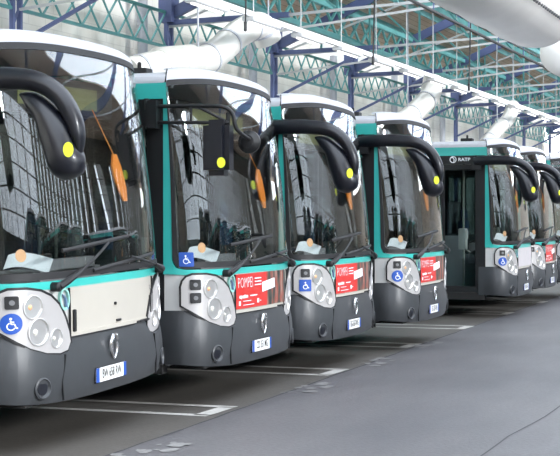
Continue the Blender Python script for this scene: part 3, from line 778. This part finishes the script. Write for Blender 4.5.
R229 = math.radians(2.29)
SPECS = [
 dict(loc=(-5.224, 9.845), rz=R229, flap='cream', ad=None, sign=('o',-1.235,.935,.072,.028), reg='BW 658 RW', mirror='arm', label='nearest bus, cream flap without a poster and round wheelchair sign by its headlamps'),
 dict(loc=(-5.146, 12.677), rz=R229, flap='cream', ad='pompei', sign=('s',-1.295,1.30,.062,.020), sq=(1.08,.965), reg='CD 351 MG', mirror='tube', label='second bus from the left, mirror box on thin tubular bracket and red POMPEI poster'),
 dict(loc=(-5.183, 15.528), rz=R229, flap='cream', ad='pompei', sign=('s',-1.23,.95,.062,.028), reg='BG-367-WG', mirror='arm', label='third bus from the left, square blue wheelchair sign under its square lamp and red poster'),
 dict(loc=(-5.069, 18.50), rz=R229, flap='cream', ad='pompei', sign=('o',-1.225,.94,.072,.028), reg='BC-352-WB', mirror='arm', label='fourth bus from the left, round wheelchair sign and red poster, before the empty bay'),
 dict(loc=(-5.178, 24.92), rz=R229, flap='cream', ad='grey', sign=('o',-1.225,.94,.072,.028), reg='BD-204-XA', mirror='arm', label='fifth bus with RATP lettering above its front door and a grey poster'),
 dict(loc=(-5.28, 27.86), rz=R229, flap='cream', ad='pompei', sign=None, reg='BF-118-QT', mirror='arm', label='sixth bus from the left, red poster, just behind the bus with the grey poster'),
 dict(loc=(-5.25, 30.85), rz=R229, flap='cream', ad='grey', sign=None, reg='BH-570-LM', mirror='arm', label='seventh and farthest bus, cut by the right edge of the photo'),
]
for i, sp in enumerate(SPECS):
    bus = make_bus((sp['loc'][0], sp['loc'][1], 0), sp['rz'], sp['label'], 'city buses parked in a row', sp)
    if i == 0:      # kneeling a little towards its door side
        bus.rotation_euler = (math.radians(1.2), 0, R229); bus.location.z = .022
for k, b in enumerate((13.5, 16.6, 22.8, 25.9, 32.0, 38.2)):
    make_bus((3.3, b, 0), PI, 'bus of the opposite row across the aisle, facing the others', 'buses of the opposite row', dict(inside=False, flap='cream', ad=None, reg='BK-221-PR', mirror='arm'))

# ------------------------------------------------------------------ floor and markings
def struct(name, mb, m, **k): return tag(mb.build(name, m, None, **k), kind='structure')
WX, WY = -.04, .999                                   # direction of the aisle edge
e0 = (-4.94, 12.67)
def edge(b): return e0[0] + (b - e0[1])*(WX/WY)
mb = MB(); mb.add([(edge(-15),-15,0),(16,-15,0),(16,110,0),(edge(110),110,0),(edge(-15),-15,-.2),(16,-15,-.2),(16,110,-.2),(edge(110),110,-.2)],
   [(0,1,2,3),(7,6,5,4),(0,4,5,1),(1,5,6,2),(2,6,7,3),(3,7,4,0)]); struct('floor', mb, M['asphalt'], smooth=False)
mb = MB(); mb.add([(-19,-15,0),(edge(-15),-15,0),(edge(110),110,0),(-19,110,0),(-19,-15,-.2),(edge(-15),-15,-.2),(edge(110),110,-.2),(-19,110,-.2)],
   [(0,1,2,3),(7,6,5,4),(0,4,5,1),(1,5,6,2),(2,6,7,3),(3,7,4,0)]); struct('floor_bays', mb, M['concrete'], smooth=False)
# joint between the two slabs, ragged
mb = MB(); b = -10; pts = []
while b < 60:
    pts.append((edge(b) + random.uniform(-.012,.012), b)); b += .35
for p, q in zip(pts, pts[1:]):
    w = random.uniform(.006,.018); mb.add([(p[0]-w,p[1],.003),(p[0]+w,p[1],.003),(q[0]+w,q[1],.003),(q[0]-w,q[1],.003)], [(0,1,2,3)])
struct('trim_1', mb, M['crack'], smooth=False)
mb = MB(); pts = [(-2.35, 8.5)]
while pts[-1][1] < 40: pts.append((pts[-1][0] + random.uniform(-.015,.025), pts[-1][1] + .4))
for p, q in zip(pts, pts[1:]): mb.add([(p[0]-.008,p[1],.003),(p[0]+.008,p[1],.003),(q[0]+.008,q[1],.003),(q[0]-.008,q[1],.003)], [(0,1,2,3)])
struct('trim_2', mb, M['crack'], smooth=False)
# painted islands : two long stripes closed by a short one at the aisle end
isl = [(-4.97, 11.10, 11.68), (-5.06, 14.42, 15.02), (-5.2, 17.85, 18.45), (-5.29, 21.15, 21.75), (-5.40, 24.6, 25.2), (-5.5, 28.2, 28.8)]
ordn = ['nearest', 'second nearest', 'third nearest', 'fourth nearest', 'fifth nearest', 'farthest']
for k, (a, b0, b1) in enumerate(isl):
    mb = MB(); c, s = math.cos(R229), math.sin(R229); w = .055
    def L(x, y): return (a + x*c - (y - b1)*s*0, y + x*s, .004)
    for (p, q) in (((0, b1), (-12, b1)), ((-.0, b0), (-12, b0))):
        mb.add([L(p[0], p[1]-w), L(p[0], p[1]+w), L(q[0], q[1]+w), L(q[0], q[1]-w)], [(0,3,2,1)])
    mb.add([L(-.14, b0), L(.0, b0), L(.0, b1), L(-.14, b1)], [(0,1,2,3)])
    tag(mb.build('parking_line', M['paint'], None, smooth=False), 'worn white painted parking outline on the floor, the %s to the camera' % ordn[k], 'floor marking', 'parking outlines on the floor')
# worn patches of old paint along the joint
for k, (x, y) in enumerate(((-4.62, 9.2), (-4.85, 13.3), (-5.0, 16.0), (-5.1, 18.3))):
    mb = MB()
    for j in range(16):
        cx, cy = x + random.uniform(-.14,.14), y + random.uniform(-.5,.5); r = random.uniform(.02,.07)
        mb.add([(cx + r*math.cos(t)*random.uniform(.6,1.3), cy + 1.6*r*math.sin(t)*random.uniform(.6,1.3), .0035 + .0002*j) for t in [2*PI*i/7 for i in range(7)]], [tuple(range(7))])
    tag(mb.build('paint_remnant', M['oldpaint'], None, smooth=False), 'flaking pale paint patch along the aisle joint, the %s to the camera' % ordn[k], 'floor marking', 'paint remnants along the joint', 'stuff')

# ------------------------------------------------------------------ building shell
WA = -18.6
mb = MB(); mb.box((WA-.3,-15,0),(WA,96,8.6)); struct('wall_left', mb, M['wall'], smooth=False)
mb = MB(); mb.box((WA,106,0),(16,106.3,8.5)); struct('wall_far', mb, M['farwall'], smooth=False)
# opposite wall : tall factory glazing near the camera, slit windows between piers further on
mb = MB(); X0, X1 = 15.5, 15.8
mb.box((X0,-15,0),(X1,110,3.2)); mb.box((X0,-15,9.2),(X1,110,11.5))
wf, wp = MB(), MB()
b = -15.0
while b < 109:
    big = b < 25
    wd = 5.2 if big else .9; pr = .6 if big else 1.3
    mb.box((X0,b,3.2),(X1,b+pr,9.2)); y0, y1 = b + pr, min(b + pr + wd, 110)
    wp.box((15.62,y0,3.2),(15.64,y1,9.2))
    nv = 6 if big else 1
    for j in range(1, nv): y = y0 + (y1-y0)*j/nv; wf.box((15.58,y-.03,3.2),(15.68,y+.03,9.2))
    for j in range(1, 6): wf.box((15.58,y0,3.17+j),(15.68,y1,3.23+j))
    b = y1
struct('wall_right', mb, M['pier'], smooth=False)
w = struct('window_1', wf, M['cable'], smooth=False); wp.build('pane', M['skyglass'], w, smooth=False)
mb = MB(); mb.box((WA,-15.3,0),(16,-15,8.6)); struct('wall_near', mb, M['farwall'], smooth=False)

# roof : gable over the bays, boarded, with glazed strips
RA, RZ, EZ = -6.0, 12.6, 8.3       # ridge line, ridge height, eave height
def rz(a):
    if a <= RA: return EZ + (a - WA)/(RA - WA)*(RZ - EZ)
    return RZ - (a - RA)*(RZ - EZ)/12.6 if a < 6.6 else EZ + (a - 6.6)*.3
BAY = 8.0; B0 = 12.6
cell = [(-18.6,-18.0,'g'),(-18.0,-14.4,'b'),(-14.4,-13.8,'g'),(-13.8,-11.0,'b'),(-11.0,-10.3,'g'),(-10.3,-8.6,'b'),(-8.6,-7.6,'g'),(-7.6,-6.6,'b'),(-6.6,4.5,'g'),(4.5,15.6,'b')]  # unseen wide glazing past the ridge, placed to let sun reach the wall
bo, gl = MB(), MB()
for a0, a1, t in cell:
    z0, z1 = rz(a0), rz(a1 - 1e-6)
    m_ = bo if t == 'b' else gl; th = .10 if t == 'b' else .012
    segs = [(a0, z0, a1, z1)] if not (a0 < RA < a1) else [(a0, z0, RA, RZ), (RA, RZ, a1, z1)]
    for (p, zp, q, zq) in segs:
        m_.add([(p,-15,zp),(q,-15,zq),(q,110,zq),(p,110,zp),(p,-15,zp+th),(q,-15,zq+th),(q,110,zq+th),(p,110,zp+th)], [(0,1,2,3),(7,6,5,4),(0,4,5,1),(1,5,6,2),(2,6,7,3),(3,7,4,0)])
c = struct('ceiling', bo, M['boards'], smooth=False); gl.build('roof_glazing', M['skyglass'], c, smooth=False)

def lattice(mb, p0, p1, depth, step, chord, web, up=(0,0,1), mi=0, cross=True):
    p0, p1 = Vector(p0), Vector(p1); u = Vector(up)*depth; L = (p1 - p0).length; n = max(1, round(L/step)); d = (p1 - p0)/n
    mb.bar(p0, p1, chord, mi=mi); mb.bar(p0 + u, p1 + u, chord, mi=mi)
    for k in range(n):
        a, b = p0 + d*k, p0 + d*(k+1)
        if cross: mb.bar(a, b + u, web, mi=mi); mb.bar(a + u, b, web, mi=mi)
        else:
            m_ = (a + b)/2; mb.bar(a, m_ + u, web, mi=mi); mb.bar(m_ + u, b, web, mi=mi)
    return mb
bays = [B0 + BAY*k for k in range(0, 11)]
words = ['first','second','third','fourth','fifth','sixth','seventh','eighth','ninth','tenth','eleventh','twelfth']
COLA = -17.6
for k, b in enumerate(bays):
    nm = words[k]
    # column : blue lattice with grey pipe beside it
    root = empty('steel_column', (COLA, b, 0)); tag(root, 'blue lattice column against the pale block wall, %s bay line along the wall' % nm, 'column', 'columns along the block wall')
    mb = MB(); 
    for dy in (-.16, .16): mb.bar((0,dy,0),(0,dy,7.2), .10, .10)
    z = 0
    while z < 7.0: mb.bar((0,-.16,z),(0,.16,z+.5), .05); mb.bar((0,.16,z+.5),(0,-.16,z+1.0), .05); z += 1.0
    mb.box((-.2,-.25,7.1),(.2,.25,8.0)); mb.build('lattice_shaft', M['bluesteel'], root, smooth=False)
    tag(MB().tube([(COLA-.5,b-.62,0),(COLA-.5,b-.62,7.8)], .14, 12).build('downpipe', M['greysteel'], None), 'grey rainwater downpipe left of the blue column of the %s bay line' % nm, 'pipe', 'downpipes on the block wall')
    # blue rafter running up to the ridge with a tie and web
    root = empty('roof_truss', (0, b, 0)); tag(root, 'blue rafter with teal web and pale tie rods crossing the hall, %s bay line' % nm, 'roof truss', 'trusses across the hall')
    mb = MB(); mb.bar((COLA,0,7.3),(RA,0,RZ-.35), .18, .30); mb.bar((RA,0,RZ-.35),(6.6,0,EZ-.3), .20, .42)
    mb.bar((COLA,0,7.1),(COLA+3.6,0,7.15), .14, .14); mb.bar((COLA,0,5.6),(COLA+3.4,0,7.15), .08)
    mb.build('rafter', M['bluesteel'], root, smooth=False)
    mb = MB(); mb.bar((COLA,0,7.0),(6.6,0,8.0), .07)
    mb.bar((COLA+.1,0,7.05),(-10.5,0,9.4), .06); mb.bar((COLA+.1,0,6.4),(-8.5,0,7.3), .06)
    mb.build('tie_rod', M['whitesteel'], root, smooth=False)
    mb = MB(); n = 7
    for j in range(1, n):
        a = COLA + (RA - COLA)*j/n; zt = 7.3 + (RZ-.35-7.3)*j/n; zb = 7.0 + (a - COLA)/(6.6 - COLA)*1.0
        mb.bar((a,0,zb),(a,0,zt), .06); a2 = COLA + (RA - COLA)*(j+1)/n; zb2 = 7.0 + (a2 - COLA)/(6.6-COLA)
        mb.bar((a,0,zt),(a2,0,zb2), .06)
    mb.build('web', M['tealsteel'], root, smooth=False)
    # lattice girder along the wall for this bay
    if k < len(bays) - 1:
        mb = lattice(MB(), (COLA+.0, b+.215, 6.42), (COLA+.0, b+BAY-.215, 6.42), .95, 1.0, .075, .04, cross=True)
        tag(mb.build('lattice_girder', M['tealsteel'], None, smooth=False), 'teal lattice girder in front of the block wall, %s bay' % nm, 'girder', 'teal girders along the wall')
# one more wall bay before the first column
mb = lattice(MB(), (COLA+.0, B0-BAY, 6.42), (COLA+.0, B0-.215, 6.42), .95, 1.0, .075, .04)
tag(mb.build('lattice_girder', M['tealsteel'], None, smooth=False), 'teal lattice girder along the wall before the first bay line', 'girder', 'teal girders along the wall')
# purlins / long girders
for k, (a, z, d, st) in enumerate(((-15.2, 7.45, .9, 1.2), (-12.15, 8.3, 1.0, 1.3), (-11.0, 8.0, .9, 1.1), (-9.2, 8.9, 1.2, 1.5), (-6.0, 9.6, 1.3, 1.6))):
    mb = MB(); lattice(mb, (a,-10,z), (a,104,z), d, st, .16, .07, cross=(k % 2 == 0))
    tag(mb.build('long_girder', M['tealsteel'], None, smooth=False), 'long teal lattice girder running the length of the hall, %s' % ('the lowest, nearest the block wall', 'second from the wall', 'third from the wall', 'fourth from the wall', 'the highest, nearest the aisle')[k], 'girder', 'long teal girders')
for k, a in enumerate((-16.2,-14.9,-13.6,-12.2,-10.8,-9.6,-8.4,-7.2,-4.5,-3.0)):
    mb = MB(); z = rz(a) - .16; mb.bar((a,-10,z),(a,104,z), .09, .20)
    tag(mb.build('purlin', M['tealsteel'], None, smooth=False), 'thin teal purlin under the roof boards, %s from the wall' % words[k], 'purlin', 'purlins under the roof')
mb = MB()
# hanger rods : one object per rod row is a part of the lamp conduit
LA, LZ = -11.8, 6.0
root = empty('lamp_conduit', (LA, 0, LZ)); tag(root, 'long white conduit carrying the strip lamps, hung on thin rods', 'conduit')
MB().bar((0,-5,0),(0,100,0), .09, .12).build('rail', M['whitesteel'], root, smooth=False)
for j in range(28):
    y = 20 + 2.9*j; MB().bar((0,y,.05),(0,y,rz(LA)-LZ-.1), .018).build('hanger_rod', M['whitesteel'], root, smooth=False)
for j in range(26):
    y = 22.6 + 2.9*j; t = empty('strip_lamp', (LA, y, LZ-.10)); tag(t, 'white strip lamp under the conduit, number %s counted from the near end' % (j+1), 'lamp', 'strip lamps on the conduit')
    MB().box((-.14,0,-.06),(.14,1.6,.04)).build('housing', M['whitesteel'], t, bevel=.015); MB().tube([(0,.06,-.08),(0,1.54,-.08)], .03, 8).build('tube', M['tube'], t)
# dark cable tray closer to the aisle, and its rods
root = empty('cable_tray', (-9.0, 0, 6.5)); tag(root, 'dark cable line running the hall length below the roof, beside the big fabric duct', 'cable')
MB().tube([(0,-5,0),(0,100,0)], .04, 8).build('cable', M['cable'], root); MB().bar((0,-5,.22),(0,100,.22), .03).build('carrier_wire', M['cable'], root, smooth=False)
for j in range(24):
    y = 16 + 3.4*j; MB().bar((0,y,0),(0,y,rz(-9)-6.6), .022).build('hanger', M['bluesteel'], root, smooth=False)
for k, (a, b, z0, z1) in enumerate(((-11.35, 27.2, 5.55, 9), (-9.9, 31.2, 5.2, 8.6), (-9.5, 38.5, 5.2, 8.6))):
    mb = MB(); mb.tube([(a,b,z1),(a+.03,b,(z0+z1)/2),(a-.03,b+.05,z0)], .02, 8); mb.lathe([(0,0),(.035,.02),(.035,.2),(0,.22)], (a-.03,b+.05,z0-.1), 'z', 10)
    tag(mb.build('hanging_cable', M['cable'], None), 'dark cable hanging from the roof, %s from the left' % words[k], 'cable', 'hanging cables')

# big fabric duct, upper right
def duct_fabric(a, z, r, b0, b1, label, nseg=60):
    root = empty('fabric_duct', (a, b0, z)); tag(root, label, 'duct')
    prof = []
    L = b1 - b0
    prof += [(0.0, L), (r*.9, L)]
    n = 40
    for k in range(n+1):
        y = L*(1 - k/n); rr = r*(1 + .015*math.sin(k*1.7)); prof.append((rr, y))
    prof = prof[::-1]
    for k in range(1, 9):
        t = PI/2*k/8; prof.insert(0, (r*math.cos(t) + .001, -r*.9*math.sin(t)))
    MB().lathe(prof, axis='y', n=36).build('fabric_sleeve', M['fabricduct'], root)
    mb = MB(); ang = math.radians(205)
    y = 0.2
    while y < L:
        t = math.radians(218); mb.box((r*1.012*math.cos(t)-.02, y, r*1.012*math.sin(t)-.02), (r*1.012*math.cos(t)+.02, y+.09, r*1.012*math.sin(t)+.02)); y += .2
    mb.build('stitched_seam', M['seam'], root, smooth=False)['kind'] = 'stuff'
    for y in (1.5, L-1.5): MB().tube([(0,y,r*.97),(0,y,rz(a)-z-.05)], .015, 6).build('hanger', M['cable'], root)
    return root
DUCT = duct_fabric(-5.56, 5.95, .97, 0, 22, 'huge off-white inflated fabric duct hanging in the upper right corner')
DUCT.location = (-5.72, 28.5, 5.98); DUCT.rotation_euler = (0, 0, PI)
for s_ in (0,):
    d2 = duct_fabric(-5.9, 5.35, .5, 0, 12, 'smaller pale duct end just past the huge fabric duct'); d2.location = (-5.9, 32.5, 5.35)

# silver exhaust ducts over the bays
def exhaust(pts, r, label, corr=None):
    root = empty('exhaust_duct', pts[0]); tag(root, label, 'duct', 'exhaust ducts above the bays')
    o = Vector(pts[0]); q = cr([tuple(Vector(p) - o) for p in pts], 7)
    MB().tube(q, r, 22).build('pipe', M['duct'], root)
    mb = MB()
    for p, n_ in zip(q[3::7], q[4::7]):
        a, b = Vector(p), Vector(n_); d = (b-a).normalized(); MB().tube([a, a + d*.06], r*1.06, 22).build('joint_ring', M['greysteel'], root)
    
    if corr:
        a, b = Vector(corr[0]) - o, Vector(corr[1]) - o; n = 24; P_ = [a + (b-a)*k/n for k in range(n+1)]
        MB().tube(P_, [r*1.03 + (.06 if k % 2 else 0) for k in range(n+1)], 22).build('corrugated_sleeve', M['duct'], root)
    for p in (q[len(q)//3], q[-2]):
        MB().tube([Vector(p) + Vector((0,0,r*.9)), Vector((p[0], p[1], rz(o.x + p[0]) - o.z - .02))], .02, 6).build('hanger', M['greysteel'], root)
    return root
TH = math.radians(21.3); FPX = 1450.0; EYE = 1.66
def at(px, py, a):
    t = (px - 280)/FPX                              # direction of the sight line at this picture column
    dx, dy = t*math.cos(TH) - math.sin(TH), t*math.sin(TH) + math.cos(TH)
    k = a/dx; return (a, dy*k, EYE + (218 - py)/FPX*k)
exhaust([at(128,74,-13.4), at(158,66,-13.2), at(198,62,-13.0), at(218,52,-12.9), at(240,33,-12.8), at(260,26,-12.7), at(269,42,-12.6)], .32,
        'silver exhaust duct with a corrugated sleeve, above the roof of the second bus', (at(158,66,-13.2), at(192,62.5,-13.04)))
exhaust([at(380,128,-13.2), at(402,122,-13), at(420,107,-12.9), at(430,95,-12.8), at(433,80,-12.8)], .34, 'silver exhaust duct rising behind the fourth bus')
exhaust([at(484,146,-13), at(497,130,-12.9), at(508,119,-12.8), at(513,106,-12.8)], .28, 'slanting silver exhaust duct above the fifth bus')

# clutter of the far end : low annex and a few gantries
root = empty('annex', (-13.5, 87, 0)); tag(root, 'low beige annex at the far end of the hall behind the last buses', 'building')
MB().box((-3,0,0),(5,6,4.6)).build('wall', M['farwall'], root, smooth=False); MB().box((-3.2,-.2,4.6),(5.2,6.2,4.8)).build('roof', M['greysteel'], root, smooth=False)

# ------------------------------------------------------------------ light
w = bpy.data.worlds.new('World'); SC.world = w; w.use_nodes = True
nt = w.node_tree; bg = nt.nodes['Background']
bg.inputs[0].default_value = (0.93, 0.96, 1.0, 1); bg.inputs[1].default_value = 4.2
sl = bpy.data.lights.new('sun', 'SUN'); sl.energy = 6.5; sl.angle = math.radians(12); sl.color = (1, .96, .90)
so = bpy.data.objects.new('sun', sl); COL.objects.link(so)
d = Vector((-.92, .16, -.34)); so.rotation_euler = d.to_track_quat('-Z', 'Y').to_euler(); so.location = (10, 0, 20)

# ------------------------------------------------------------------ camera
cd = bpy.data.cameras.new('camera'); cam = bpy.data.objects.new('camera', cd); COL.objects.link(cam)
cam.location = (0, 0, EYE); cd.sensor_width = 36; cd.lens = 36*FPX/560; cd.clip_end = 400
cam.rotation_euler = (PI/2 - math.atan(10/FPX), 0, TH)
SC.camera = cam
SC.view_settings.view_transform = 'Standard'; SC.view_settings.look = 'None'; SC.view_settings.gamma = 1; SC.view_settings.exposure = 0.22
SC.view_settings.use_curve_mapping = False
SC.cycles.max_bounces = 10; SC.cycles.transparent_max_bounces = 24; SC.cycles.diffuse_bounces = 4
SC.cycles.use_denoising = True
SC.cycles.sample_clamp_indirect = 6
